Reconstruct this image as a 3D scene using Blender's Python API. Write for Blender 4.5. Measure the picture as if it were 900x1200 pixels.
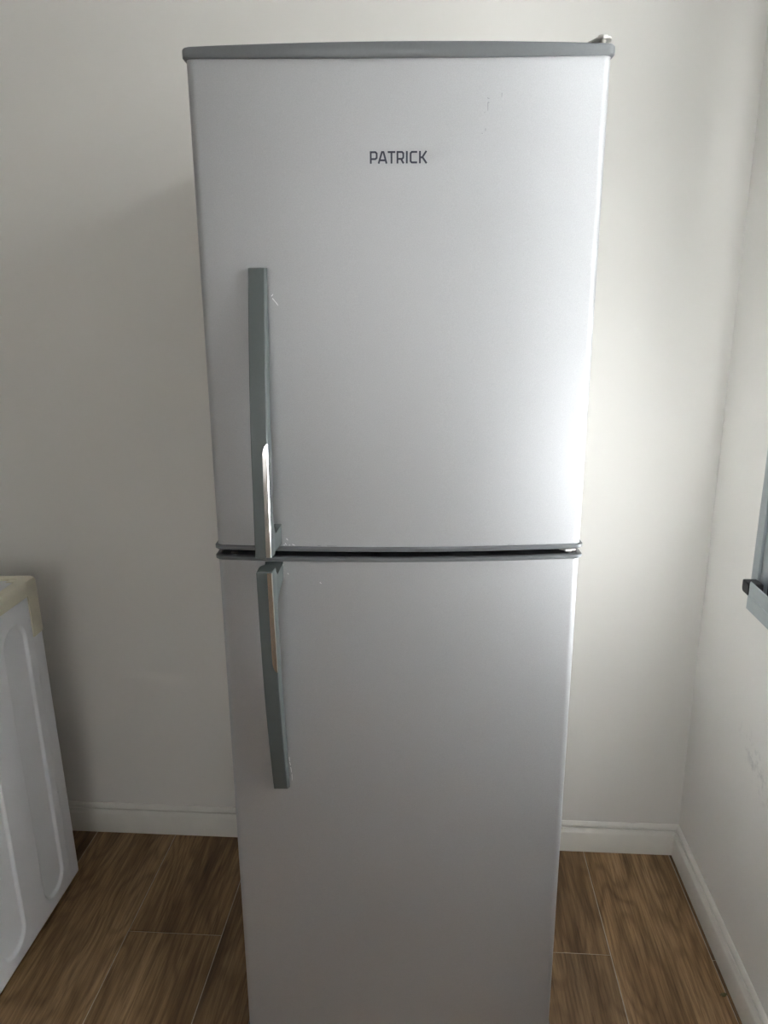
import bpy, bmesh, math, random
from mathutils import Vector, Matrix
random.seed(7)
scene = bpy.context.scene
for o in list(bpy.data.objects):
    bpy.data.objects.remove(o, do_unlink=True)
C = scene.collection
rad = math.radians

# ------------------------------------------------------------------ camera
CAM_H = 1.43
PITCH, YAW, ROLL = rad(15.3), rad(4.0), rad(0.35)
fw = Vector((-math.sin(YAW)*math.cos(PITCH), math.cos(YAW)*math.cos(PITCH), -math.sin(PITCH)))
rt = Vector((math.cos(YAW), math.sin(YAW), 0))
up = rt.cross(fw)
rt2 = math.cos(ROLL)*rt - math.sin(ROLL)*up
up2 = math.sin(ROLL)*rt + math.cos(ROLL)*up
cam = bpy.data.cameras.new('camera')
cam.sensor_fit = 'VERTICAL'; cam.sensor_height = 36.0; cam.lens = 27.0
cam.clip_start = 0.02
camo = bpy.data.objects.new('camera', cam); C.objects.link(camo)
m = Matrix.Identity(4)
for i in range(3):
    m[i][0] = rt2[i]; m[i][1] = up2[i]; m[i][2] = -fw[i]
m[0][3], m[1][3], m[2][3] = 0, 0, CAM_H
camo.matrix_world = m
scene.camera = camo

# ------------------------------------------------------------------ daylight
WX = 0.655            # right wall plane
BY = 1.80             # back wall plane
LX = -2.60            # left wall plane
FY = -2.70            # wall behind the viewer
CH = 2.50             # ceiling height
WIN_Y0, WIN_Y1, WIN_Z0, WIN_Z1 = 0.28, 1.546, 0.806, 2.30

BWX0, BWX1, BWZ0, BWZ1 = -0.75, 0.55, 1.10, 2.10   # unseen window added behind the viewer for fill light

world = bpy.data.worlds.new('overcast_sky'); scene.world = world
world.use_nodes = True
wnt = world.node_tree; bg = wnt.nodes['Background']
SKY = 23.5
# overcast sky: three times brighter at the zenith than at the horizon
_tc = wnt.nodes.new('ShaderNodeTexCoord'); _sx = wnt.nodes.new('ShaderNodeSeparateXYZ')
_mx = wnt.nodes.new('ShaderNodeMath'); _mx.operation = 'MAXIMUM'; _mx.inputs[1].default_value = 0.0
_mr = wnt.nodes.new('ShaderNodeMapRange'); _mr.inputs[3].default_value = SKY/3; _mr.inputs[4].default_value = SKY
wnt.links.new(_tc.outputs['Generated'], _sx.inputs[0]); wnt.links.new(_sx.outputs['Z'], _mx.inputs[0])
wnt.links.new(_mx.outputs[0], _mr.inputs[0]); wnt.links.new(_mr.outputs[0], bg.inputs['Strength'])
bg.inputs['Color'].default_value = (0.975, 0.98, 1.0, 1)

def portal(name, loc, rot, sx, sy):
    l = bpy.data.lights.new(name, 'AREA'); l.shape = 'RECTANGLE'; l.size = sx; l.size_y = sy
    l.cycles.is_portal = True
    o = bpy.data.objects.new(name, l); C.objects.link(o); o.location = loc; o.rotation_euler = rot
portal('window_daylight', (WX+0.09, (WIN_Y0+WIN_Y1)/2, (WIN_Z0+WIN_Z1)/2), (0, rad(90), 0), WIN_Z1-WIN_Z0, WIN_Y1-WIN_Y0)

portal('window_daylight', ((BWX0+BWX1)/2, FY-0.09, (BWZ0+BWZ1)/2), (rad(90), 0, 0), BWX1-BWX0, BWZ1-BWZ0)  # sampling portal for the added window

scene.view_settings.view_transform = 'Standard'
scene.view_settings.look = 'None'
scene.view_settings.exposure = 1.0
scene.view_settings.gamma = 1.0
scene.view_settings.use_curve_mapping = False

# ------------------------------------------------------------------ helpers
def mesh_obj(name, bm, mat, parent=None, smooth=False, angle=None):
    me = bpy.data.meshes.new(name)
    bmesh.ops.recalc_face_normals(bm, faces=bm.faces)
    if smooth:
        for f in bm.faces: f.smooth = True
        a = rad(angle or 35)
        for e in bm.edges:
            if len(e.link_faces) == 2 and e.calc_face_angle(0) > a: e.smooth = False
    bm.to_mesh(me); bm.free()
    if mat: me.materials.append(mat)
    o = bpy.data.objects.new(name, me); C.objects.link(o)
    if parent: o.parent = parent
    return o
def tag(o, label=None, cat=None, group=None, kind=None):
    if label: o['label'] = label
    if cat: o['category'] = cat
    if group: o['group'] = group
    if kind: o['kind'] = kind
    return o
def empty(name, loc, rz=0):
    o = bpy.data.objects.new(name, None); C.objects.link(o)
    o.location = loc; o.rotation_euler = (0, 0, rz); o.empty_display_size = 0.1
    return o
def add_box(bm, x0, x1, y0, y1, z0, z1, bev=0, seg=2):
    r = bmesh.ops.create_cube(bm, size=1)
    vs = r['verts']
    for v in vs:
        v.co = Vector(((x0+x1)/2+v.co.x*(x1-x0), (y0+y1)/2+v.co.y*(y1-y0), (z0+z1)/2+v.co.z*(z1-z0)))
    if bev:
        es = list({e for v in vs for e in v.link_edges})
        bmesh.ops.bevel(bm, geom=es, offset=bev, segments=seg, profile=0.5, affect='EDGES')
def box(name, mat, parent, x0, x1, y0, y1, z0, z1, bev=0, seg=2, smooth=None):
    bm = bmesh.new(); add_box(bm, x0, x1, y0, y1, z0, z1, bev, seg)
    return mesh_obj(name, bm, mat, parent, smooth=bool(bev) if smooth is None else smooth)
def add_cyl(bm, p, axis, r0, r1, h, seg=24):
    """frustum from p along axis"""
    axis = Vector(axis).normalized()
    q = Vector((0, 0, 1)).rotation_difference(axis).to_matrix()
    rings = []
    for rr, t in ((r0, 0), (r1, h)):
        rings.append([bm.verts.new(Vector(p)+axis*t+q @ Vector((rr*math.cos(2*math.pi*k/seg), rr*math.sin(2*math.pi*k/seg), 0))) for k in range(seg)])
    for k in range(seg):
        bm.faces.new((rings[0][k], rings[0][(k+1) % seg], rings[1][(k+1) % seg], rings[1][k]))
    bm.faces.new(rings[0][::-1]); bm.faces.new(rings[1])
def extrude_poly(bm, pts, axis, a, b):
    """pts 2-D closed polygon in the two other axes (order x,y,z minus axis), swept from a to b along axis"""
    def P(p, t):
        if axis == 'x': return Vector((t, p[0], p[1]))
        if axis == 'y': return Vector((p[0], t, p[1]))
        return Vector((p[0], p[1], t))
    A = [bm.verts.new(P(p, a)) for p in pts]; B = [bm.verts.new(P(p, b)) for p in pts]
    n = len(pts)
    for i in range(n): bm.faces.new((A[i], A[(i+1) % n], B[(i+1) % n], B[i]))
    bm.faces.new(A[::-1]); bm.faces.new(B)
def loft(bm, rings, cap=True):
    R = [[bm.verts.new(p) for p in r] for r in rings]
    n = len(R[0])
    for a, b in zip(R, R[1:]):
        for i in range(n): bm.faces.new((a[i], a[(i+1) % n], b[(i+1) % n], b[i]))
    if cap: bm.faces.new(R[0][::-1]); bm.faces.new(R[-1])

# ------------------------------------------------------------------ materials
def new_mat(name):
    m = bpy.data.materials.new(name); m.use_nodes = True
    nt = m.node_tree; b = nt.nodes['Principled BSDF']
    return m, nt, b
def N(nt, t, **kw):
    n = nt.nodes.new(t)
    for k, v in kw.items():
        if hasattr(n, k): setattr(n, k, v)
        else: n.inputs[k].default_value = v
    return n
def L(nt, a, b): nt.links.new(a, b)
def ramp(nt, fac, stops):
    r = nt.nodes.new('ShaderNodeValToRGB'); cr = r.color_ramp
    while len(cr.elements) < len(stops): cr.elements.new(0.5)
    for e, (p, c) in zip(cr.elements, stops): e.position = p; e.color = (*c, 1)
    L(nt, fac, r.inputs[0]); return r
def mixc(nt, fac, a, b, blend='MIX'):
    x = nt.nodes.new('ShaderNodeMix'); x.data_type = 'RGBA'; x.blend_type = blend
    for s, v in ((x.inputs[0], fac), (x.inputs[6], a), (x.inputs[7], b)):
        if hasattr(v, 'is_linked'): L(nt, v, s)
        elif isinstance(v, tuple): s.default_value = (*v, 1)
        else: s.default_value = v
    return x.outputs[2]
def plain(name, col, rough=0.5, metal=0.0, noise=0.0, nscale=30, bump=0.0, spec=0.5):
    m, nt, b = new_mat(name)
    b.inputs['Roughness'].default_value = rough; b.inputs['Metallic'].default_value = metal
    b.inputs['Specular IOR Level'].default_value = spec
    tc = N(nt, 'ShaderNodeTexCoord')
    nz = N(nt, 'ShaderNodeTexNoise', Scale=nscale, Detail=4.0); L(nt, tc.outputs['Object'], nz.inputs['Vector'])
    lo = tuple(c*(1-noise) for c in col); hi = tuple(min(1, c*(1+noise)) for c in col)
    r = ramp(nt, nz.outputs['Fac'], [(0.3, lo), (0.7, hi)])
    L(nt, r.outputs[0], b.inputs['Base Color'])
    if bump:
        bp = N(nt, 'ShaderNodeBump', Strength=bump, Distance=0.002)
        L(nt, nz.outputs['Fac'], bp.inputs['Height']); L(nt, bp.outputs[0], b.inputs['Normal'])
    return m
def wall_mat(name, smudge=False):
    m, nt, b = new_mat(name)
    b.inputs['Roughness'].default_value = 0.75; b.inputs['Specular IOR Level'].default_value = 0.25
    tc = N(nt, 'ShaderNodeTexCoord')
    nz = N(nt, 'ShaderNodeTexNoise', Scale=1.3, Detail=3.0); L(nt, tc.outputs['Object'], nz.inputs['Vector'])
    r = ramp(nt, nz.outputs['Fac'], [(0.3, (0.735, 0.72, 0.68)), (0.7, (0.76, 0.745, 0.705))])
    col = r.outputs[0]
    if smudge:   # grey scuffs rubbed onto the paint below the window
        pos = N(nt, 'ShaderNodeVectorMath', operation='SUBTRACT'); L(nt, tc.outputs['Object'], pos.inputs[0]); pos.inputs[1].default_value = (WX, 1.415, 0.515)
        rot = N(nt, 'ShaderNodeVectorRotate', rotation_type='X_AXIS'); rot.inputs['Angle'].default_value = rad(-25); L(nt, pos.outputs[0], rot.inputs['Vector'])
        sc = N(nt, 'ShaderNodeVectorMath', operation='MULTIPLY'); L(nt, rot.outputs[0], sc.inputs[0]); sc.inputs[1].default_value = (0, 8.5, 20)
        ln = N(nt, 'ShaderNodeVectorMath', operation='LENGTH'); L(nt, sc.outputs[0], ln.inputs[0])
        mask = ramp(nt, ln.outputs['Value'], [(0.3, (1, 1, 1)), (1.0, (0, 0, 0))])
        n2 = N(nt, 'ShaderNodeTexNoise', Scale=38.0, Detail=5.0, Roughness=0.65); L(nt, tc.outputs['Object'], n2.inputs['Vector'])
        r2 = ramp(nt, n2.outputs['Fac'], [(0.50, (0, 0, 0)), (0.68, (1, 1, 1))])
        mul = mixc(nt, 1.0, mask.outputs[0], r2.outputs[0], 'MULTIPLY')
        s2 = N(nt, 'ShaderNodeMath', operation='MULTIPLY'); L(nt, mul, s2.inputs[0]); s2.inputs[1].default_value = 0.55
        col = mixc(nt, s2.outputs[0], col, (0.36, 0.36, 0.35))
    L(nt, col, b.inputs['Base Color'])
    n3 = N(nt, 'ShaderNodeTexNoise', Scale=260.0, Detail=3.0); L(nt, tc.outputs['Object'], n3.inputs['Vector'])
    bp = N(nt, 'ShaderNodeBump', Strength=0.08, Distance=0.001); L(nt, n3.outputs['Fac'], bp.inputs['Height']); L(nt, bp.outputs[0], b.inputs['Normal'])
    return m
def wood_mat():
    m, nt, b = new_mat('wood_look_tile')
    tc = N(nt, 'ShaderNodeTexCoord'); oi = N(nt, 'ShaderNodeObjectInfo')
    off = N(nt, 'ShaderNodeMath', operation='MULTIPLY'); L(nt, oi.outputs['Random'], off.inputs[0]); off.inputs[1].default_value = 37.0
    cb = N(nt, 'ShaderNodeCombineXYZ'); L(nt, off.outputs[0], cb.inputs[0]); L(nt, off.outputs[0], cb.inputs[1]); L(nt, off.outputs[0], cb.inputs[2])
    ad = N(nt, 'ShaderNodeVectorMath', operation='ADD'); L(nt, tc.outputs['Object'], ad.inputs[0]); L(nt, cb.outputs[0], ad.inputs[1])
    def mp(s):
        q = N(nt, 'ShaderNodeVectorMath', operation='MULTIPLY'); L(nt, ad.outputs[0], q.inputs[0]); q.inputs[1].default_value = s; return q.outputs[0]
    # growth-ring figure: contours of a stretched noise field
    n1 = N(nt, 'ShaderNodeTexNoise', Scale=1.0, Detail=2.5, Roughness=0.55); L(nt, mp((7.0, 1.5, 1)), n1.inputs['Vector'])
    mu = N(nt, 'ShaderNodeMath', operation='MULTIPLY'); L(nt, n1.outputs['Fac'], mu.inputs[0]); mu.inputs[1].default_value = 85.0
    sn = N(nt, 'ShaderNodeMath', operation='SINE'); L(nt, mu.outputs[0], sn.inputs[0])
    s01 = N(nt, 'ShaderNodeMapRange'); L(nt, sn.outputs[0], s01.inputs[0]); s01.inputs[1].default_value = -1
    # fine fibres
    n2 = N(nt, 'ShaderNodeTexNoise', Scale=1.0, Detail=5.0, Roughness=0.7); L(nt, mp((210.0, 7.0, 1)), n2.inputs['Vector'])
    # broad dark streaks along the plank
    n3 = N(nt, 'ShaderNodeTexNoise', Scale=1.0, Detail=3.0, Roughness=0.6); L(nt, mp((16.0, 1.6, 1)), n3.inputs['Vector'])
    base = ramp(nt, n3.outputs['Fac'], [(0.28, (0.075, 0.041, 0.017)), (0.45, (0.185, 0.113, 0.054)), (0.62, (0.262, 0.170, 0.088)), (0.8, (0.33, 0.228, 0.130))])
    f2 = ramp(nt, n2.outputs['Fac'], [(0.32, (0.50, 0.46, 0.42)), (0.60, (1.20, 1.20, 1.20))])
    c1 = mixc(nt, 1.0, base.outputs[0], f2.outputs[0], 'MULTIPLY')
    f1 = ramp(nt, s01.outputs[0], [(0.0, (0.72, 0.68, 0.64)), (0.35, (0.99, 0.98, 0.97)), (0.9, (1.12, 1.12, 1.11))])
    c2 = mixc(nt, 0.75, c1, mixc(nt, 1.0, c1, f1.outputs[0], 'MULTIPLY'))
    tone = N(nt, 'ShaderNodeMapRange'); L(nt, oi.outputs['Random'], tone.inputs[0]); tone.inputs[3].default_value = 0.78; tone.inputs[4].default_value = 1.25
    vm = N(nt, 'ShaderNodeVectorMath', operation='SCALE'); L(nt, c2, vm.inputs[0]); L(nt, tone.outputs[0], vm.inputs['Scale'])
    L(nt, vm.outputs[0], b.inputs['Base Color'])
    b.inputs['Roughness'].default_value = 0.48
    b.inputs['Specular IOR Level'].default_value = 0.35
    bp = N(nt, 'ShaderNodeBump', Strength=0.25, Distance=0.0006); L(nt, n2.outputs['Fac'], bp.inputs['Height']); L(nt, bp.outputs[0], b.inputs['Normal'])
    return m
def glass_mat():
    m, nt, b = new_mat('window_glass')
    out = nt.nodes['Material Output']; nt.nodes.remove(b)
    tr = N(nt, 'ShaderNodeBsdfTransparent'); tr.inputs[0].default_value = (0.96, 0.968, 0.964, 1)
    gl = N(nt, 'ShaderNodeBsdfGlossy'); gl.inputs['Roughness'].default_value = 0.02
    fr = N(nt, 'ShaderNodeFresnel'); fr.inputs['IOR'].default_value = 1.45
    mx = N(nt, 'ShaderNodeMixShader'); L(nt, fr.outputs[0], mx.inputs[0]); L(nt, tr.outputs[0], mx.inputs[1]); L(nt, gl.outputs[0], mx.inputs[2])
    L(nt, mx.outputs[0], out.inputs[0])
    return m
def diffuser_mat(name='diffuser_glass', tint=(0.90, 0.91, 0.91)):
    m, nt, b = new_mat(name)
    out = nt.nodes['Material Output']; nt.nodes.remove(b)
    tl = N(nt, 'ShaderNodeBsdfTranslucent'); tl.inputs[0].default_value = (*tint, 1)
    gl = N(nt, 'ShaderNodeBsdfGlossy'); gl.inputs['Roughness'].default_value = 0.15
    tc = N(nt, 'ShaderNodeTexCoord'); vz = N(nt, 'ShaderNodeTexNoise', Scale=220.0, Detail=2.0); L(nt, tc.outputs['Object'], vz.inputs['Vector'])
    bp = N(nt, 'ShaderNodeBump', Strength=0.3, Distance=0.001); L(nt, vz.outputs['Fac'], bp.inputs['Height']); L(nt, bp.outputs[0], gl.inputs['Normal'])
    mx = N(nt, 'ShaderNodeMixShader'); mx.inputs[0].default_value = 0.04; L(nt, tl.outputs[0], mx.inputs[1]); L(nt, gl.outputs[0], mx.inputs[2])
    L(nt, mx.outputs[0], out.inputs[0])
    return m
SY1 = 0.82
def sheer_mat(name='light_filter_fabric', thin=0.14):  # fabric of the added shades, lets through a set share of light
    m, nt, b = new_mat(name)
    out = nt.nodes['Material Output']
    b.inputs['Base Color'].default_value = (0.75, 0.75, 0.74, 1); b.inputs['Roughness'].default_value = 0.9
    tc = N(nt, 'ShaderNodeTexCoord'); wv = N(nt, 'ShaderNodeTexNoise', Scale=400.0, Detail=1.0); L(nt, tc.outputs['Object'], wv.inputs['Vector'])
    cr = ramp(nt, wv.outputs['Fac'], [(0.3, (0.82, 0.82, 0.81)), (0.7, (0.9, 0.9, 0.89))])
    tl = N(nt, 'ShaderNodeBsdfTranslucent'); L(nt, cr.outputs[0], tl.inputs[0])
    mx = N(nt, 'ShaderNodeMixShader'); mx.inputs[0].default_value = thin; L(nt, b.outputs[0], mx.inputs[1]); L(nt, tl.outputs[0], mx.inputs[2])
    L(nt, mx.outputs[0], out.inputs[0])
    return m
def door_mat():
    m, nt, b = new_mat('silver_door_paint')
    tc = N(nt, 'ShaderNodeTexCoord')
    nz = N(nt, 'ShaderNodeTexNoise', Scale=700.0, Detail=2.0); L(nt, tc.outputs['Object'], nz.inputs['Vector'])
    r = ramp(nt, nz.outputs['Fac'], [(0.3, (0.43, 0.438, 0.447)), (0.7, (0.47, 0.478, 0.487))])
    L(nt, r.outputs[0], b.inputs['Base Color'])
    b.inputs['Metallic'].default_value = 0.62
    n2 = N(nt, 'ShaderNodeTexNoise', Scale=5.0, Detail=4.0); L(nt, tc.outputs['Object'], n2.inputs['Vector'])
    mr = N(nt, 'ShaderNodeMapRange'); L(nt, n2.outputs['Fac'], mr.inputs[0]); mr.inputs[3].default_value = 0.47; mr.inputs[4].default_value = 0.52
    L(nt, mr.outputs[0], b.inputs['Roughness'])
    bp = N(nt, 'ShaderNodeBump', Strength=0.03, Distance=0.0005); L(nt, nz.outputs['Fac'], bp.inputs['Height']); L(nt, bp.outputs[0], b.inputs['Normal'])
    return m
M = dict(
    wall=wall_mat('wall_paint'), wallr=wall_mat('wall_paint_scuffed', True),
    ceil=plain('ceiling_paint', (0.8, 0.8, 0.78), 0.9, noise=0.02, nscale=4),
    base=plain('baseboard_gloss_paint', (0.70, 0.685, 0.63), 0.4, noise=0.04, nscale=14),
    wood=wood_mat(), grout=plain('pale_grout', (0.42, 0.37, 0.31), 0.9, noise=0.15, nscale=60, bump=0.3),
    door=door_mat(),
    trim=plain('grey_plastic_trim', (0.155, 0.165, 0.170), 0.40, metal=0.35, noise=0.03, nscale=300),
    handle=plain('grey_green_handle_paint', (0.082, 0.096, 0.094), 0.42, metal=0.08, noise=0.03, nscale=300),
    chrome=plain('bare_chrome', (0.80, 0.78, 0.76), 0.16, metal=1.0, noise=0.03, nscale=60),
    body=plain('cabinet_silver_paint', (0.86, 0.86, 0.86), 0.4, metal=0.0, noise=0.03, nscale=200),
    black=plain('black_rubber', (0.012, 0.012, 0.014), 0.6, noise=0.1),
    ink=plain('dark_navy_lettering', (0.022, 0.026, 0.045), 0.4, noise=0.05),
    steel=plain('hinge_steel', (0.55, 0.54, 0.51), 0.35, metal=0.8, noise=0.12, nscale=80),
    flake=plain('torn_white_film', (0.85, 0.85, 0.85), 0.4, noise=0.03),
    scuff=plain('grey_scuff', (0.25, 0.26, 0.27), 0.6, noise=0.1),
    white=plain('white_enamel', (0.83, 0.855, 0.885), 0.35, noise=0.02, nscale=10),
    cream=plain('yellowed_plastic', (0.70, 0.665, 0.53), 0.42, noise=0.05, nscale=18),
    lid=plain('pale_grey_lid', (0.62, 0.62, 0.62), 0.35, noise=0.03),
    dgrey=plain('dark_grey_plastic', (0.06, 0.062, 0.065), 0.5, noise=0.08),
    alu=plain('aluminium_window_frame', (0.36, 0.40, 0.41), 0.42, metal=0.5, noise=0.04, nscale=40),

    capb=plain('black_plastic_cap', (0.010, 0.011, 0.017), 0.5, noise=0.08),
    glass=glass_mat(), diffuser=diffuser_mat(), dimmer=diffuser_mat('light_dimming_glass', (0.29, 0.285, 0.28)), sheer=sheer_mat(), thin=sheer_mat('thin_light_filter_fabric', 0.26),  # diffusing and dimming glass, shade fabrics: made up to set light levels
    leaf=plain('dry_green_leaf', (0.085, 0.085, 0.028), 0.6, noise=0.3, nscale=300),
    paving=plain('concrete_paving', (0.35, 0.35, 0.34), 0.9, noise=0.15, nscale=3),
    outer=plain('door_white', (0.75, 0.75, 0.72), 0.45, noise=0.02),
)

# ------------------------------------------------------------------ room shell
T = 0.10
fl = box('floor', M['grout'], None, LX, WX, FY, BY, -0.08, -0.0016); tag(fl, kind='structure')
# wood-look floor tiles, half bond, pale joints
PITCHX, X0 = 0.22413, 0.632
TL, YJ = 0.90, 1.445
JG = 0.0011
tile_cache = {}
def tile_mesh(w, l):
    k = (round(w, 4), round(l, 4))
    if k not in tile_cache:
        bm = bmesh.new(); add_box(bm, -w/2, w/2, -l/2, l/2, -0.0090, 0)
        top = [e for e in bm.edges if all(abs(v.co.z) < 1e-6 for v in e.verts)]
        bmesh.ops.bevel(bm, geom=top, offset=0.0007, segments=1, affect='EDGES')
        me = bpy.data.meshes.new('floor_tile'); bmesh.ops.recalc_face_normals(bm, faces=bm.faces)
        bm.to_mesh(me); bm.free(); me.materials.append(M['wood']); tile_cache[k] = me
    return tile_cache[k]
col = 0
for c in range(-18, 2):
    xa, xb = X0+(c-1)*PITCHX, X0+c*PITCHX
    xa, xb = max(xa, LX), min(xb, WX)
    if xb-xa < 0.004: continue
    first = YJ if c % 2 else YJ+TL/2      # columns alternate by half a tile
    k = -7
    while True:
        ya, yb = first+k*TL, first+(k+1)*TL; k += 1
        if ya >= BY: break
        ya, yb = max(ya, FY), min(yb, BY)
        if yb-ya < 0.02: continue
        w, l = xb-xa-2*JG, yb-ya-2*JG
        t = bpy.data.objects.new('floor_tile', tile_mesh(w, l)); C.objects.link(t)
        t.location = ((xa+xb)/2, (ya+yb)/2, 0); t.parent = fl
tag(box('ceiling', M['ceil'], None, LX-T, WX+T, FY-T, BY+T, CH, CH+0.1), kind='structure')
tag(box('wall_back', M['wall'], None, LX-T, WX+T, BY, BY+T, -0.08, CH), kind='structure')
tag(box('wall_left', M['wall'], None, LX-T, LX, FY, BY, -0.08, CH), kind='structure')
bm = bmesh.new()      # right wall with the window opening
add_box(bm, WX, WX+T, FY, WIN_Y0, -0.08, CH); add_box(bm, WX, WX+T, WIN_Y1, BY, -0.08, CH)
add_box(bm, WX, WX+T, WIN_Y0, WIN_Y1, -0.08, WIN_Z0); add_box(bm, WX, WX+T, WIN_Y0, WIN_Y1, WIN_Z1, CH)
tag(mesh_obj('wall_right', bm, M['wallr']), kind='structure')
bm = bmesh.new()      # wall behind the viewer, with the opening for the added window
add_box(bm, LX-T, BWX0, FY-T, FY, -0.08, CH); add_box(bm, BWX1, WX+T, FY-T, FY, -0.08, CH)
add_box(bm, BWX0, BWX1, FY-T, FY, -0.08, BWZ0); add_box(bm, BWX0, BWX1, FY-T, FY, BWZ1, CH)
tag(mesh_obj('wall_front', bm, M['wall']), kind='structure')
tag(box('ground_outside', M['paving'], None, -14, 14, -14, 14, -0.30, -0.20), kind='structure')

# baseboards: flat face, then two small beads at the top
prof = [(0, 0), (0.0160, 0), (0.0160, 0.0560), (0.0145, 0.0600), (0.0105, 0.0660), (0.0100, 0.0690), (0.0040, 0.0692),
        (0.0040, 0.0722), (0.0085, 0.0725), (0.0085, 0.0750), (0.0062, 0.0805), (0.0030, 0.0842), (0, 0.0848)]
def baseboard(name, p, q, nrm):
    """profile swept from p to q (xy), thickness along nrm; mitred at both ends"""
    bm = bmesh.new(); p = Vector((*p, 0)); q = Vector((*q, 0)); nrm = Vector((*nrm, 0)); d = (q-p).normalized()
    A = [bm.verts.new(p+nrm*t+d*t+Vector((0, 0, z))) for t, z in prof]
    B = [bm.verts.new(q+nrm*t-d*t+Vector((0, 0, z))) for t, z in prof]
    n = len(prof)
    for i in range(n): bm.faces.new((A[i], A[(i+1) % n], B[(i+1) % n], B[i]))
    bm.faces.new(A[::-1]); bm.faces.new(B)
    return tag(mesh_obj(name, bm, M['base'], smooth=True, angle=25), kind='structure')
baseboard('baseboard_back', (LX, BY), (WX, BY), (0, -1))
baseboard('baseboard_right', (WX, BY), (WX, FY), (-1, 0))
baseboard('baseboard_left', (LX, FY), (LX, BY), (1, 0))
baseboard('baseboard_front', (WX, FY), (LX, FY), (0, 1))

# ------------------------------------------------------------------ windows
w1 = empty('window_1', (WX, WIN_Y1, WIN_Z0)); tag(w1, 'grey aluminium sliding window in the right wall', kind='structure')
def wbox(name, mat, x0, x1, y0, y1, z0, z1, bev=0.0012):
    return box(name, mat, w1, x0-WX, x1-WX, y0-WIN_Y1, y1-WIN_Y1, z0-WIN_Z0, z1-WIN_Z0, bev)
PANEL = 0.165      # solid aluminium infill added to keep window light off the back wall
ym = (WIN_Y0+WIN_Y1-PANEL)/2
FR0, FR1 = WX-0.002, WX+0.075
wbox('jamb', M['alu'], FR0, FR1, WIN_Y1-0.030, WIN_Y1, WIN_Z0, WIN_Z1)
wbox('jamb', M['alu'], FR0, FR1, WIN_Y0, WIN_Y0+0.030, WIN_Z0, WIN_Z1)
wbox('head', M['alu'], FR0, FR1, WIN_Y0+0.030, WIN_Y1-0.030, WIN_Z1-0.030, WIN_Z1)
wbox('sill', M['alu'], FR0, FR1, WIN_Y0+0.030, WIN_Y1-0.030, WIN_Z0, WIN_Z0+0.026)
for a, b_, x in ((ym-0.015, WIN_Y1-0.030-PANEL, WX+0.003), (WIN_Y0+0.030, ym+0.015, WX+0.030)):
    z0, z1 = WIN_Z0+0.026, WIN_Z1-0.030
    wbox('sash_stile', M['alu'], x, x+0.024, b_-0.042, b_, z0, z1)
    wbox('sash_stile', M['alu'], x, x+0.024, a, a+0.030, z0, z1)
    wbox('sash_rail', M['alu'], x, x+0.024, a+0.030, b_-0.042, z0, z0+0.030)
    wbox('sash_rail', M['alu'], x, x+0.024, a+0.030, b_-0.042, z1-0.030, z1)
    wbox('gasket', M['black'], x-0.001, x+0.006, b_-0.045, b_-0.0415, z0+0.030, z1-0.030, 0)
    pn = bmesh.new()      # single sheet, made diffusing to spread the window light
    ya, yb, za, zb = a+0.026-WIN_Y1, b_-0.038-WIN_Y1, z0+0.026-WIN_Z0, z1-0.026-WIN_Z0
    pn.faces.new([pn.verts.new((x+0.007-WX, yy, zz)) for yy, zz in ((ya, za), (yb, za), (yb, zb), (ya, zb))])
    mesh_obj('pane', pn, M['diffuser'], w1)
wbox('added_infill_panel', M['alu'], WX+0.004, WX+0.022, WIN_Y1-0.072-PANEL+0.042, WIN_Y1-0.074, WIN_Z0+0.026, WIN_Z1-0.030)
wbox('infill_stile', M['alu'], WX+0.003, WX+0.027, WIN_Y1-0.072, WIN_Y1-0.030, WIN_Z0+0.026, WIN_Z1-0.030)
wbox('gasket', M['black'], WX+0.002, WX+0.010, WIN_Y1-0.0745, WIN_Y1-0.0715, WIN_Z0+0.026, WIN_Z1-0.030, 0)
# lower track cover that stands proud of the wall, with its black end cap
bm = bmesh.new()
zz = WIN_Z0
extrude_poly(bm, [(-0.026, 0.022), (-0.022, 0.020), (0.0, 0.018), (0.0, 0.034), (-0.022, 0.036), (-0.0225, 0.079), (-0.0245, 0.081), (-0.0265, 0.079), (-0.0265, 0.052), (-0.0280, 0.0505), (-0.0280, 0.024)], 'y', -0.056, WIN_Y0-WIN_Y1)
trk = mesh_obj('track_cover', bm, M['alu'], w1)
bm = bmesh.new()
extrude_poly(bm, [(-0.0275, 0.074), (0.001, 0.074), (0.001, 0.050), (-0.020, 0.046), (-0.0255, 0.048), (-0.0275, 0.056)], 'y', -0.056, -0.022)
bmesh.ops.bevel(bm, geom=list(bm.edges), offset=0.0012, segments=2, affect='EDGES')
mesh_obj('end_cap', bm, M['capb'], w1, smooth=True)

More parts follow.
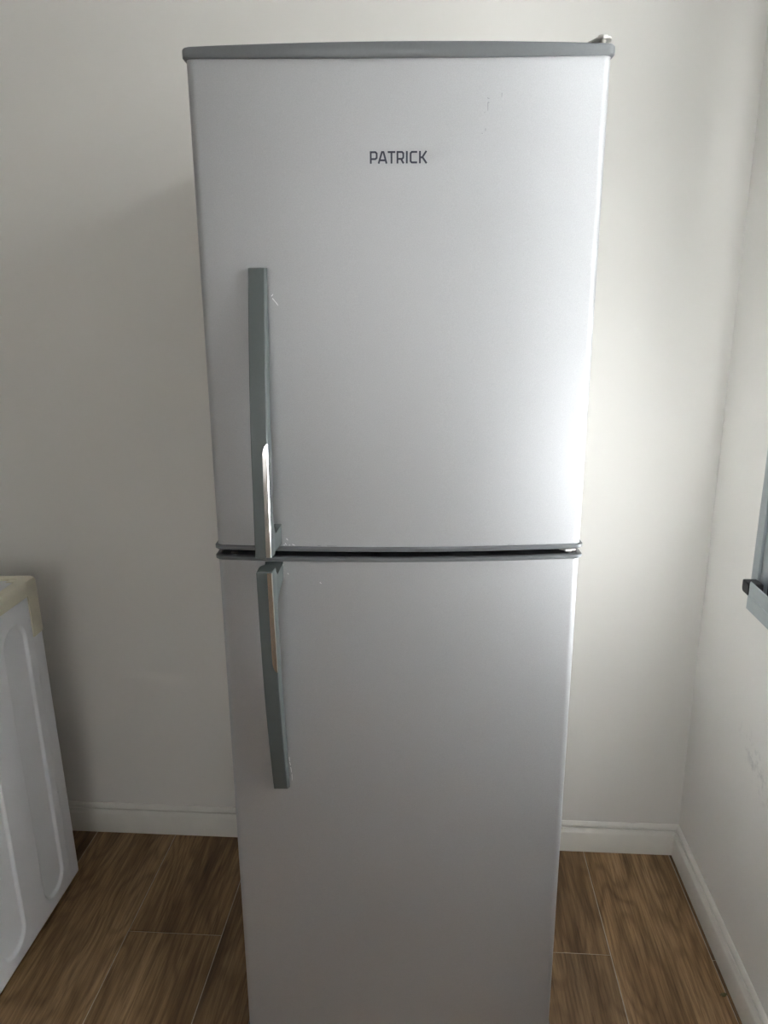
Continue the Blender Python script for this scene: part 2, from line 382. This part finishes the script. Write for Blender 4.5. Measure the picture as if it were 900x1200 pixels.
# pleated shades added to shape window light: far sash middle, whole near sash
def added_shade(label, z0, z1, y0, y1, fabric):
    rb = empty('added_shade', (WX-0.022, (y0+y1)/2, z0)); tag(rb, label, 'added shade')
    hw = (y1-y0)/2; hh = z1-z0
    bm = bmesh.new(); npl = 2*int(hh/0.04); pf = [((0.006 if k % 2 else -0.006), 0.014+(hh-0.028)*k/npl) for k in range(npl+1)]
    va = [bm.verts.new((x, -hw, z)) for x, z in pf]; vb = [bm.verts.new((x, hw, z)) for x, z in pf]
    for k in range(npl): bm.faces.new((va[k], va[k+1], vb[k+1], vb[k]))
    mesh_obj('fabric', bm, fabric, rb)
    box('rail', M['alu'], rb, -0.010, 0.010, -hw, hw, 0.0, 0.016, 0.003); box('rail', M['alu'], rb, -0.010, 0.010, -hw, hw, hh-0.016, hh, 0.003)
    for y in (-hw+0.08, hw-0.08):
        bm = bmesh.new(); add_cyl(bm, (0, y, hh), (0, 0, 1), 0.0012, 0.0012, WIN_Z1-z1+0.02, 8); mesh_obj('cord', bm, M['flake'], rb)
    box('head_rail', M['alu'], rb, -0.012, 0.020, -hw, hw, WIN_Z1-z0, WIN_Z1-z0+0.03, 0.003)
added_shade('unseen white pleated shade added to block light at the middle of the far window sash', 1.17, 2.10, SY1, 1.40, M['sheer'])
added_shade('thin unseen white pleated shade added to soften light from the near window sash', 0.86, 2.06, 0.28, SY1-0.01, M['thin'])

w2 = empty('added_window', ((BWX0+BWX1)/2, FY, BWZ0)); tag(w2, 'unseen aluminium window added opposite the refrigerator as fill light', kind='structure')
def w2box(name, mat, x0, x1, z0, z1, y0=-0.09, y1=-0.03, bev=0.0012):
    cx = (BWX0+BWX1)/2
    return box(name, mat, w2, x0-cx, x1-cx, y0, y1, z0-BWZ0, z1-BWZ0, bev)
w2box('jamb', M['alu'], BWX0, BWX0+0.04, BWZ0, BWZ1); w2box('jamb', M['alu'], BWX1-0.04, BWX1, BWZ0, BWZ1)
w2box('head', M['alu'], BWX0+0.04, BWX1-0.04, BWZ1-0.04, BWZ1); w2box('sill', M['alu'], BWX0+0.04, BWX1-0.04, BWZ0, BWZ0+0.04)
pn = bmesh.new(); pw, ph = (BWX1-BWX0)/2-0.036, BWZ1-BWZ0
pn.faces.new([pn.verts.new((x, -0.06, z)) for x, z in ((-pw, 0.036), (pw, 0.036), (pw, ph-0.036), (-pw, ph-0.036))])
mesh_obj('pane', pn, M['dimmer'], w2)  # dark tint put in to weaken the added window's light

# ------------------------------------------------------------------ refrigerator
PHI = rad(3.5)
nv = Vector((-math.sin(PHI), math.cos(PHI), 0)); uv = Vector((math.cos(PHI), math.sin(PHI), 0))
FD = 1.19
org = nv*FD+uv*0.013
fr = empty('refrigerator', (org.x, org.y, 0), PHI)
tag(fr, 'tall silver two-door refrigerator with grey bow handles against the back wall', 'refrigerator')
BOW = 0.0175
def ysurf(x): return -BOW*(1-(x/0.30)**2)
def outline(o, yback=0.058, r=0.013, nf=40):
    """plan of a door: bowed front, rounded front corners; o = outward offset"""
    w = 0.2955+o; pts = []
    xe = w-r; ye = ysurf(xe)-o+r*1.0
    # right side, back to front
    pts.append((w, yback))
    for k in range(0, 9):
        a = math.pi/2*k/8
        pts.append((xe+r*math.cos(a), ye-r*math.sin(a)))
    for k in range(1, nf):
        x = xe-2*xe*k/nf; pts.append((x, ysurf(x)-o))
    for k in range(8, -1, -1):
        a = math.pi/2*k/8
        pts.append((-xe-r*math.cos(a), ye-r*math.sin(a)))
    pts.append((-w, yback))
    return pts
def slab(name, mat, parent, prof, yback=0.058, zf=None, r=0.013):
    """prof: list of (offset, z); zf(x) adds to z where flagged by a third entry"""
    bm = bmesh.new(); rings = []
    for e in prof:
        o, z = e[0], e[1]; wgt = e[2] if len(e) > 2 else 0
        rings.append([Vector((x, y, z+(zf(x)*wgt if zf else 0))) for x, y in outline(o, yback, r)])
    loft(bm, rings)
    return mesh_obj(name, bm, mat, parent, smooth=True, angle=40)
# cabinet
BZ0, BZ1 = 0.045, 1.762
cabm = bmesh.new(); add_box(cabm, -0.2925, 0.2925, 0.070, 0.555, BZ0, BZ1, 0.006, 3)
cab = mesh_obj('cabinet', cabm, M['body'], fr, smooth=True)
box('back_panel', M['dgrey'], cab, -0.27, 0.27, 0.555, 0.562, 0.12, 1.70, 0.001)
# freezer door (above) and fridge door (below)
fz0, fz1 = 1.0435, 1.7585
fd = slab('freezer_door', M['door'], fr, [(0, fz0+0.004), (0, fz1)])
rd = slab('fridge_door', M['door'], fr, [(0, 0.045), (0, 1.0300)])
dip = lambda x: -0.0062*(1-(x/0.30)**2)
slab('top_trim', M['trim'], fd, [(-0.004, 1.7560, 1), (0.0030, 1.7562, 1), (0.0045, 1.7580, 1), (0.0045, 1.7675), (0.0035, 1.7695), (0.0012, 1.7705), (-0.010, 1.7705)], 0.060, dip)
slab('bottom_trim', M['trim'], fd, [(-0.012, 1.0432), (0.0022, 1.0432), (0.0040, 1.0450), (0.0040, 1.0497), (0.0025, 1.0512), (-0.004, 1.0512)], 0.060)
slab('door_underside', M['dgrey'], fd, [(-0.010, 1.0425), (-0.010, 1.0440)], 0.056)
slab('top_trim', M['trim'], rd, [(-0.004, 1.0262), (0.0025, 1.0262), (0.0040, 1.0277), (0.0040, 1.0318), (0.0022, 1.0333), (-0.004, 1.0336), (-0.004, 1.030)], 0.060)
slab('door_top_edge', M['dgrey'], rd, [(-0.0042, 1.0295), (-0.0042, 1.0318)], 0.058)
slab('bottom_trim', M['trim'], rd, [(-0.004, 0.034), (0.0025, 0.034), (0.0040, 0.036), (0.0040, 0.046), (0.0025, 0.048), (-0.004, 0.048)], 0.060)
# magnetic gaskets between doors and cabinet, divider rail in the gap
for z0, z1 in ((1.060, 1.745), (0.10, 1.015)):
    bm = bmesh.new()
    for a in ((-0.285, -0.262, z0, z1), (0.262, 0.285, z0, z1), (-0.262, 0.262, z0, z0+0.023), (-0.262, 0.262, z1-0.023, z1)):
        add_box(bm, a[0], a[1], 0.0605, 0.0695, a[2], a[3])
    mesh_obj('gasket', bm, M['black'], fr)
box('divider_rail', M['black'], fr, -0.287, 0.287, 0.0615, 0.0695, 1.016, 1.0585)
box('kick_plate', M['dgrey'], fr, -0.285, 0.285, 0.050, 0.0695, 0.012, 0.030, 0.002)
for x in (-0.25, 0.25):
    for y in (0.10, 0.50):
        bm = bmesh.new(); add_cyl(bm, (x, y, 0), (0, 0, 1), 0.020, 0.020, 0.012); add_cyl(bm, (x, y, 0.012), (0, 0, 1), 0.008, 0.008, 0.036)
        mesh_obj('foot', bm, M['black'], fr)

# lettering: stroked letters, cap height 16 mm
U = 0.0160/87.0
def strokes_mesh(bm, polys, wd, ox, oz, yf):
    """polys: polylines in letter units; thick mitred strokes, 1 mm proud of the bowed door"""
    for pl in polys:
        n = len(pl); P = [Vector((p[0], p[1])) for p in pl]; Lf = []; Rt = []
        for i in range(n):
            d0 = (P[i]-P[i-1]).normalized() if i > 0 else None
            d1 = (P[i+1]-P[i]).normalized() if i < n-1 else None
            if d0 is None: d0 = d1
            if d1 is None: d1 = d0
            n0 = Vector((-d0.y, d0.x)); n1 = Vector((-d1.y, d1.x)); mt = (n0+n1).normalized()
            s = wd/2/max(0.5, mt.dot(n0))
            Lf.append(P[i]+mt*s); Rt.append(P[i]-mt*s)
        def V(p, dy): 
            x = (p.x)*U+ox; z = p.y*U+oz
            return bm.verts.new((x, yf(x)+dy, z))
        top = [(V(a, -0.0007), V(b, -0.0007)) for a, b in zip(Lf, Rt)]
        bot = [(V(a, 0.0010), V(b, 0.0010)) for a, b in zip(Lf, Rt)]
        for i in range(n-1):
            bm.faces.new((top[i][0], top[i][1], top[i+1][1], top[i+1][0]))
            bm.faces.new((bot[i][0], bot[i+1][0], bot[i+1][1], bot[i][1]))
            bm.faces.new((top[i][0], top[i+1][0], bot[i+1][0], bot[i][0]))
            bm.faces.new((top[i][1], bot[i][1], bot[i+1][1], top[i+1][1]))
        bm.faces.new((top[0][0], bot[0][0], bot[0][1], top[0][1]))
        bm.faces.new((top[-1][0], top[-1][1], bot[-1][1], bot[-1][0]))
h, s = 87, 6.5   # cap height, half stroke
letters = [
    [[(s, 0), (s, h-s), (42, h-s), (52, h-s-9), (52, 41), (42, 32), (s, 32)]],                                  # P
    [[(66, 0), (92, h-s), (104, h-s), (127, 0)], [(72, 23), (122, 23)]],                                        # A
    [[(136, h-s), (194, h-s)], [(165, h-s), (165, 0)]],                                                         # T
    [[(204+s, 0), (204+s, h-s), (245, h-s), (255, h-s-9), (255, 41), (245, 32), (204+s, 32)], [(238, 32), (257, 0)]],  # R
    [[(282, 0), (282, h)]],                                                                                     # I
    [[(361, h-s), (320, h-s), (311, h-s-9), (311, s+9), (320, s), (361, s)]],                                   # C
    [[(382, 0), (382, h)], [(384, 42), (400, 42), (431, h)], [(400, 46), (433, 0)]],                            # K
]
bm = bmesh.new()
for lt in letters: strokes_mesh(bm, lt, 13.5, -0.0400, 1.6178, ysurf)
mesh_obj('lettering', bm, M['ink'], fd)

# scuffs and torn film
def marks(name, mat, parent, segs, wd, proud=0.0006):
    bm = bmesh.new()
    for x0, z0, x1, z1 in segs:
        d = Vector((x1-x0, z1-z0)); d.normalize(); nn = Vector((-d.y, d.x))*wd/2
        q = [(x0+nn.x, z0+nn.y), (x0-nn.x, z0-nn.y), (x1-nn.x*0.6, z1-nn.y*0.6), (x1+nn.x*0.6, z1+nn.y*0.6)]
        A = [bm.verts.new((x, ysurf(x)-proud, z)) for x, z in q]; B = [bm.verts.new((x, ysurf(x)+0.0006, z)) for x, z in q]
        bm.faces.new(A); bm.faces.new(B[::-1])
        for i in range(4): bm.faces.new((A[i], B[i], B[(i+1) % 4], A[(i+1) % 4]))
    return tag(mesh_obj(name, bm, mat, parent), kind='stuff')

# bow handles: profile measured from the free end beside the gap to the tip on the door
PR = [(0.011, 0.0800), (0.05, 0.0785), (0.09, 0.0760), (0.13, 0.0735), (0.17, 0.0705), (0.21, 0.0660), (0.25, 0.0600), (0.29, 0.0525), (0.33, 0.0440), (0.37, 0.0350), (0.40, 0.0280), (0.425, 0.0215), (0.436, 0.0185), (0.4375, 0.0165)]
HXL, HXR = -0.2195, -0.1950
GAPZ = 1.0420
def pr(sv):
    for (a, fa), (b, fb) in zip(PR, PR[1:]):
        if a <= sv <= b: return fa+(fb-fa)*(sv-a)/(b-a)
    return PR[-1][1] if sv > PR[-1][0] else PR[0][1]
def make_handle(sign):
    bm = bmesh.new(); rings = []
    S = [0.011, 0.0118, 0.0130]+[0.013+0.4225*k/40 for k in range(1, 41)]+[0.4365, 0.4375]
    surf = ysurf(-0.207)
    for sv in S:
        f = -pr(sv)
        b_ = min(f+0.037, surf+0.001)
        ins = 0.0010 if sv == S[0] else (0.0004 if sv == S[1] else (0.0012 if sv == S[-1] else 0))
        xl, xr, f2, b2 = HXL+ins, HXR-ins, f+ins, b_-ins*0.2
        dpt = b2-f2; z = GAPZ+sign*sv
        c = 0.0011
        wb = 0.0028      # the bar widens slightly towards the door
        pts = [(xl+c, f2), (xr-c, f2), (xr, f2+c), (xr+wb, f2+dpt*0.56)]
        xc, hw, y0, rr = (xl+xr+wb)/2, (xr+wb-xl)/2, f2+dpt*0.56, dpt*0.44
        for k in range(1, 12):
            a = math.pi*k/12
            pts.append((xc+hw*math.cos(a), y0+rr*math.sin(a)))
        pts += [(xl, f2+dpt*0.56), (xl, f2+c)]
        rings.append([Vector((x, y, z)) for x, y in pts])
    loft(bm, rings)
    hd = mesh_obj('handle', bm, M['handle'], fr, smooth=True, angle=32)
    # foot that carries the free end: from the back of the bar to the door
    bm = bmesh.new()
    yb = -0.080+0.022; ys = surf+0.003
    if sign > 0: poly = [(yb, 1.056), (ys, 1.0545), (ys, 1.083), (ys-0.004, 1.0885), (yb+0.018, 1.0800), (yb, 1.110)]
    else:        poly = [(yb, 1.0285), (yb+0.018, 1.0120), (ys-0.004, 1.0245), (ys, 1.0225), (ys, 0.9980), (yb+0.016, 0.975), (yb, 0.955)]
    extrude_poly(bm, poly, 'x', HXL+0.003, HXR+0.0018)
    for v in bm.verts:
        if v.co.x > -0.205 and v.co.y > yb+0.02: v.co.x += 0.0060
    bmesh.ops.bevel(bm, geom=[e for e in bm.edges], offset=0.0008, segments=1, affect='EDGES')
    mesh_obj('mounting_foot', bm, M['handle'], hd, smooth=True, angle=30)
    # bare chrome where the paint has worn off the front corner
    bm = bmesh.new(); A = []
    s0, s1 = 0.0125, 0.186
    K = 44
    rows = []
    for k in range(K+1):
        sv = s0+(s1-s0)*k/K; f = -pr(sv); z = GAPZ+sign*sv
        e = max(0, (sv-(s1-0.022))/0.022)
        wd = 0.0072*math.sqrt(max(0.02, 1-e*e))
        xr = HXR-0.0005
        rows.append([Vector((xr-wd, f-0.0004, z)), Vector((xr-0.0012, f-0.0004, z)), Vector((xr-0.0003, f-0.0001, z)), Vector((xr+0.0008, f+0.0012, z)),
                     Vector((xr+0.0002, f+0.0030, z)), Vector((xr-wd, f+0.0030, z))])
    loft(bm, rows)
    tag(mesh_obj('worn_chrome_strip', bm, M['chrome'], hd, smooth=True, angle=20), 'bare shiny chrome strip where the grey paint has worn off')
    return hd
make_handle(1); make_handle(-1)

# flakes of torn protective film, scuffs
rnd = random.Random(3)
fl_u = [(-0.1715, 1.0560, -0.1690, 1.0530), (-0.1690, 1.0640, -0.1665, 1.0610), (-0.1720, 1.0530, -0.1745, 1.0525), (-0.160, 1.0545, -0.1555, 1.0525), (-0.1650, 1.0525, -0.1635, 1.0535),
        (-0.1840, 1.4390, -0.1815, 1.4420), (-0.1825, 1.4360, -0.1775, 1.4300), (-0.1775, 1.4300, -0.1745, 1.4260)]
fl_u = [(a-(0.0115 if b < 1.2 else 0.004), b, c-(0.0115 if b < 1.2 else 0.004), d) for a, b, c, d in fl_u]
marks('film_flakes', M['flake'], fd, fl_u, 0.0012)
sc_u = [(0.1230, 1.7010, 0.1260, 1.7000), (0.1240, 1.6955, 0.1242, 1.6850), (0.1240, 1.6957, 0.1262, 1.6952), (0.1215, 1.6625, 0.1216, 1.6590), (0.1165, 1.6560, 0.1180, 1.6563), (0.1195, 1.6830, 0.1205, 1.6826),
        (0.1430, 1.7070, 0.1431, 1.7020), (-0.130, 1.0525, -0.1255, 1.0526), (-0.1150, 1.0523, -0.0990, 1.0524), (0.175, 1.0524, 0.186, 1.0527)]
marks('scuff_marks', M['scuff'], fd, sc_u, 0.0009)
fl_l = [(-0.1765, 1.0200, -0.1775, 1.0165), (-0.1700, 1.0050, -0.1680, 1.0030), (-0.1175, 0.9900, -0.1150, 0.9880), (-0.1640, 0.6640, -0.1635, 0.6560), (-0.1635, 0.6540, -0.1622, 0.6480), (-0.1620, 0.6440, -0.1610, 0.6340), (-0.1605, 0.6300, -0.1605, 0.6180)]
fl_l = [(a-(0.011 if b > 0.8 else 0.0275), b, c-(0.011 if b > 0.8 else 0.0275), d) for a, b, c, d in fl_l]
marks('film_flakes', M['flake'], rd, fl_l, 0.0010)

# hinges: top plate with its pin, middle hinge tabs in the gap
bm = bmesh.new()
extrude_poly(bm, [(0.296, 0.010), (0.292, 0.002), (0.282, 0.000), (0.274, 0.008), (0.246, 0.075), (0.228, 0.150), (0.285, 0.150), (0.296, 0.060)], 'z', 1.7775, 1.7805)
bmesh.ops.bevel(bm, geom=list(bm.edges), offset=0.0006, segments=1, affect='EDGES')
hg = mesh_obj('hinge_plate', bm, M['steel'], fr)
bm = bmesh.new(); add_cyl(bm, (0.284, 0.012, 1.764), (0, 0, 1), 0.0050, 0.0050, 0.0150); add_cyl(bm, (0.284, 0.012, 1.7800), (0, 0, 1), 0.0085, 0.0065, 0.0040)
mesh_obj('hinge_pin', bm, M['steel'], hg, smooth=True)
box('hinge_base', M['steel'], hg, 0.228, 0.285, 0.085, 0.150, 1.7625, 1.7776, 0.001)
box('hinge_screw', M['steel'], hg, 0.248, 0.256, 0.112, 0.120, 1.7805, 1.7830, 0.001)
bm = bmesh.new()
extrude_poly(bm, [(0.289, 0.006), (0.272, 0.002), (0.264, 0.010), (0.255, 0.061), (0.287, 0.061)], 'z', 1.0365, 1.0395)
mh = mesh_obj('hinge_plate', bm, M['steel'], fr)
bm = bmesh.new(); add_cyl(bm, (0.279, 0.014, 1.0320), (0, 0, 1), 0.0055, 0.0055, 0.0115)
mesh_obj('hinge_pin', bm, M['steel'], mh, smooth=True)
bm = bmesh.new(); extrude_poly(bm, [(-0.276, 0.012), (-0.270, 0.008), (-0.264, 0.012), (-0.266, 0.016), (-0.275, 0.016)], 'z', 1.0316, 1.0335)
mesh_obj('door_stop', bm, M['steel'], rd)

# ------------------------------------------------------------------ washing machine
wm = empty('washing_machine', (-0.909, 1.620, 0))
wm.rotation_euler = (0, rad(-1.1), 0)
tag(wm, 'white top-loading washing machine with yellowed cream plastic top beside the refrigerator', 'washing machine')
WW, WD = 0.56, 0.58
WZ0, WZ1 = 0.018, 0.790
YS = -0.046     # seam between side panel and rear corner strip
# side panel with pressed recesses (rounded slots)
def slot_sdf(y, z, cy, hw, za, zb, r):
    zc, hh = (za+zb)/2, (zb-za)/2
    qx, qz = abs(y-cy)-hw+r, abs(z-zc)-hh+r
    return math.hypot(max(qx, 0), max(qz, 0))+min(max(qx, qz), 0)-r
slots = [(-0.120-0.1805*k, 0.0445, 0.050, 0.742, 0.040) for k in range(3)]
def side_panel(name, x, sgn):
    bm = bmesh.new(); ys = []
    y = -WD
    ny, nz = 330, 240
    def dep(y, z):
        d = min(slot_sdf(y, z, cy, hw, za, zb, r) for cy, hw, za, zb, r in slots)
        t = max(0, min(1, 0.5-d/0.0065)); t = t*t*(3-2*t)
        return 0.0065*t
    G = [[bm.verts.new((x-sgn*dep(-WD+(WD+YS)*i/ny, WZ0+(WZ1-WZ0)*j/nz), -WD+(WD+YS)*i/ny, WZ0+(WZ1-WZ0)*j/nz)) for j in range(nz+1)] for i in range(ny+1)]
    for i in range(ny):
        for j in range(nz): bm.faces.new((G[i][j], G[i+1][j], G[i+1][j+1], G[i][j+1]))
    o = mesh_obj(name, bm, M['white'], wm, smooth=True, angle=80)
    sm = o.modifiers.new('thick', 'SOLIDIFY'); sm.thickness = 0.0015; sm.offset = -1
    return o
side_panel('side_panel', 0, 1)
side_panel('side_panel', -WW, -1)
# rear corner strips and inner shell
for xa, xb in ((-0.045, 0.0), (-WW, -WW+0.045)):
    bm = bmesh.new()
    inner = xa if xb == 0 else xb; outer = xb if xb == 0 else xa; sg = 1 if xb == 0 else -1
    pts = [(outer-sg*0.0005, YS+0.0012)]
    for k in range(7):
        a = math.pi/2*k/6; r = 0.010
        pts.append((outer-sg*0.0005-sg*r+sg*r*math.cos(a), -r+r*math.sin(a)))
    pts += [(inner, 0), (inner, YS+0.0012)]
    extrude_poly(bm, pts, 'z', WZ0, WZ1)
    mesh_obj('corner_strip', bm, M['white'], wm, smooth=True, angle=30)
box('inner_shell', M['white'], wm, -WW+0.012, -0.012, -WD+0.004, -0.004, WZ0+0.004, WZ1-0.004)
box('front_panel', M['white'], wm, -WW, 0, -WD-0.012, -WD, WZ0, WZ1, 0.005, 3)
# cream top surround: frame ring with rounded outer edge, stepped rim and lid
def rr(x0, x1, y0, y1, r, z, n=7):
    P = []
    for cx, cy, a0 in ((x1-r, y1-r, 0), (x0+r, y1-r, 90), (x0+r, y0+r, 180), (x1-r, y0+r, 270)):
        for k in range(n): 
            a = rad(a0+90*k/(n-1)); P.append(Vector((cx+r*math.cos(a), cy+r*math.sin(a), z)))
    return P
bm = bmesh.new()
x0, x1, y0, y1 = -WW-0.003, 0.003, -WD-0.016, 0.003
rings = []
for ins, z, r in ((0, WZ1, 0.016), (0, 0.812, 0.016), (0.0012, 0.8185, 0.016), (0.0045, 0.8225, 0.015), (0.009, 0.8240, 0.014), (0.027, 0.8248, 0.012), (0.029, 0.8235, 0.012), (0.031, 0.8160, 0.012)):
    rings.append(rr(x0+ins, x1-ins, y0+ins, y1-ins, r, z))
loft(bm, rings)
top = mesh_obj('top_surround', bm, M['cream'], wm, smooth=True, angle=30)
box('lid', M['lid'], wm, x0+0.034, x1-0.034, y0+0.052, y1-0.155, 0.8160, 0.8265, 0.004, 3)
box('lid_grip', M['cream'], wm, -WW/2-0.07, -WW/2+0.07, y0+0.046, y0+0.058, 0.8160, 0.8225, 0.002)
cp = box('control_panel', M['lid'], wm, x0+0.034, x1-0.034, y1-0.150, y1-0.034, 0.8160, 0.8215, 0.002)
for k, x in enumerate((-0.42, -0.30, -0.14)):
    bm = bmesh.new(); add_cyl(bm, (x, y1-0.092, 0.8212), (0, 0, 1), 0.026, 0.023, 0.016, 32); add_box(bm, x-0.003, x+0.003, y1-0.112, y1-0.072, 0.8360, 0.8405)
    mesh_obj('knob', bm, M['cream'], cp, smooth=True)
# cream corner caps reach down over the rear corner strips
for sg, ox in ((1, 0.003), (-1, -WW-0.003)):
    bm = bmesh.new(); o2 = []
    r = 0.014
    def ring(z, slope=0, ins=0):
        P = [(ox-sg*ins, YS-0.0015+ins)]
        for k in range(7):
            a = math.pi/2*k/6; P.append((ox-sg*ins-sg*r+sg*r*math.cos(a), 0.003-ins-r+r*math.sin(a)))
        P += [(ox-sg*0.050, 0.003-ins), (ox-sg*0.050, YS-0.0015+ins)]
        return [Vector((x, y, z+slope*(y-YS))) for x, y in P]
    loft(bm, [ring(0.690), ring(0.800), ring(0.816), ring(0.8225, 0, 0.003)])
    mesh_obj('corner_cap', bm, M['cream'], wm, smooth=True, angle=32)
for x in (-0.07, -WW+0.07):
    for y in (-0.08, -WD+0.07):
        bm = bmesh.new()
        zf = -x*math.tan(rad(1.1))      # floor height in the tilted frame
        add_cyl(bm, (x, y, zf+0.0006), (0, 0, 1), 0.022, 0.020, max(0.006, WZ0+0.004-zf))
        mesh_obj('foot', bm, M['black'], wm, smooth=True)

# ------------------------------------------------------------------ leaf scrap on the floor
bm = bmesh.new()
n = 10; Lh = 0.0085
mid = []; le = []; ri = []
for k in range(n+1):
    t = k/n; w = 0.0046*math.sin(math.pi*t)**0.8; x = -Lh+2*Lh*t
    z = 0.0016+0.0018*(t-0.5)**2*4
    mid.append(bm.verts.new((x, 0, z-0.0006))); le.append(bm.verts.new((x, w+1e-5, z+0.0008))); ri.append(bm.verts.new((x, -w-1e-5, z+0.0003)))
for k in range(n):
    bm.faces.new((mid[k], mid[k+1], le[k+1], le[k])); bm.faces.new((ri[k], ri[k+1], mid[k+1], mid[k]))
lf = mesh_obj('leaf_scrap', bm, M['leaf'], None, smooth=True, angle=80)
sm = lf.modifiers.new('thick', 'SOLIDIFY'); sm.thickness = 0.0006
lf.location = (0.624, 1.352, 0.0); lf.rotation_euler = (0, 0, rad(15))
tag(lf, 'small dry green leaf scrap on the floor beside the right baseboard', 'leaf')
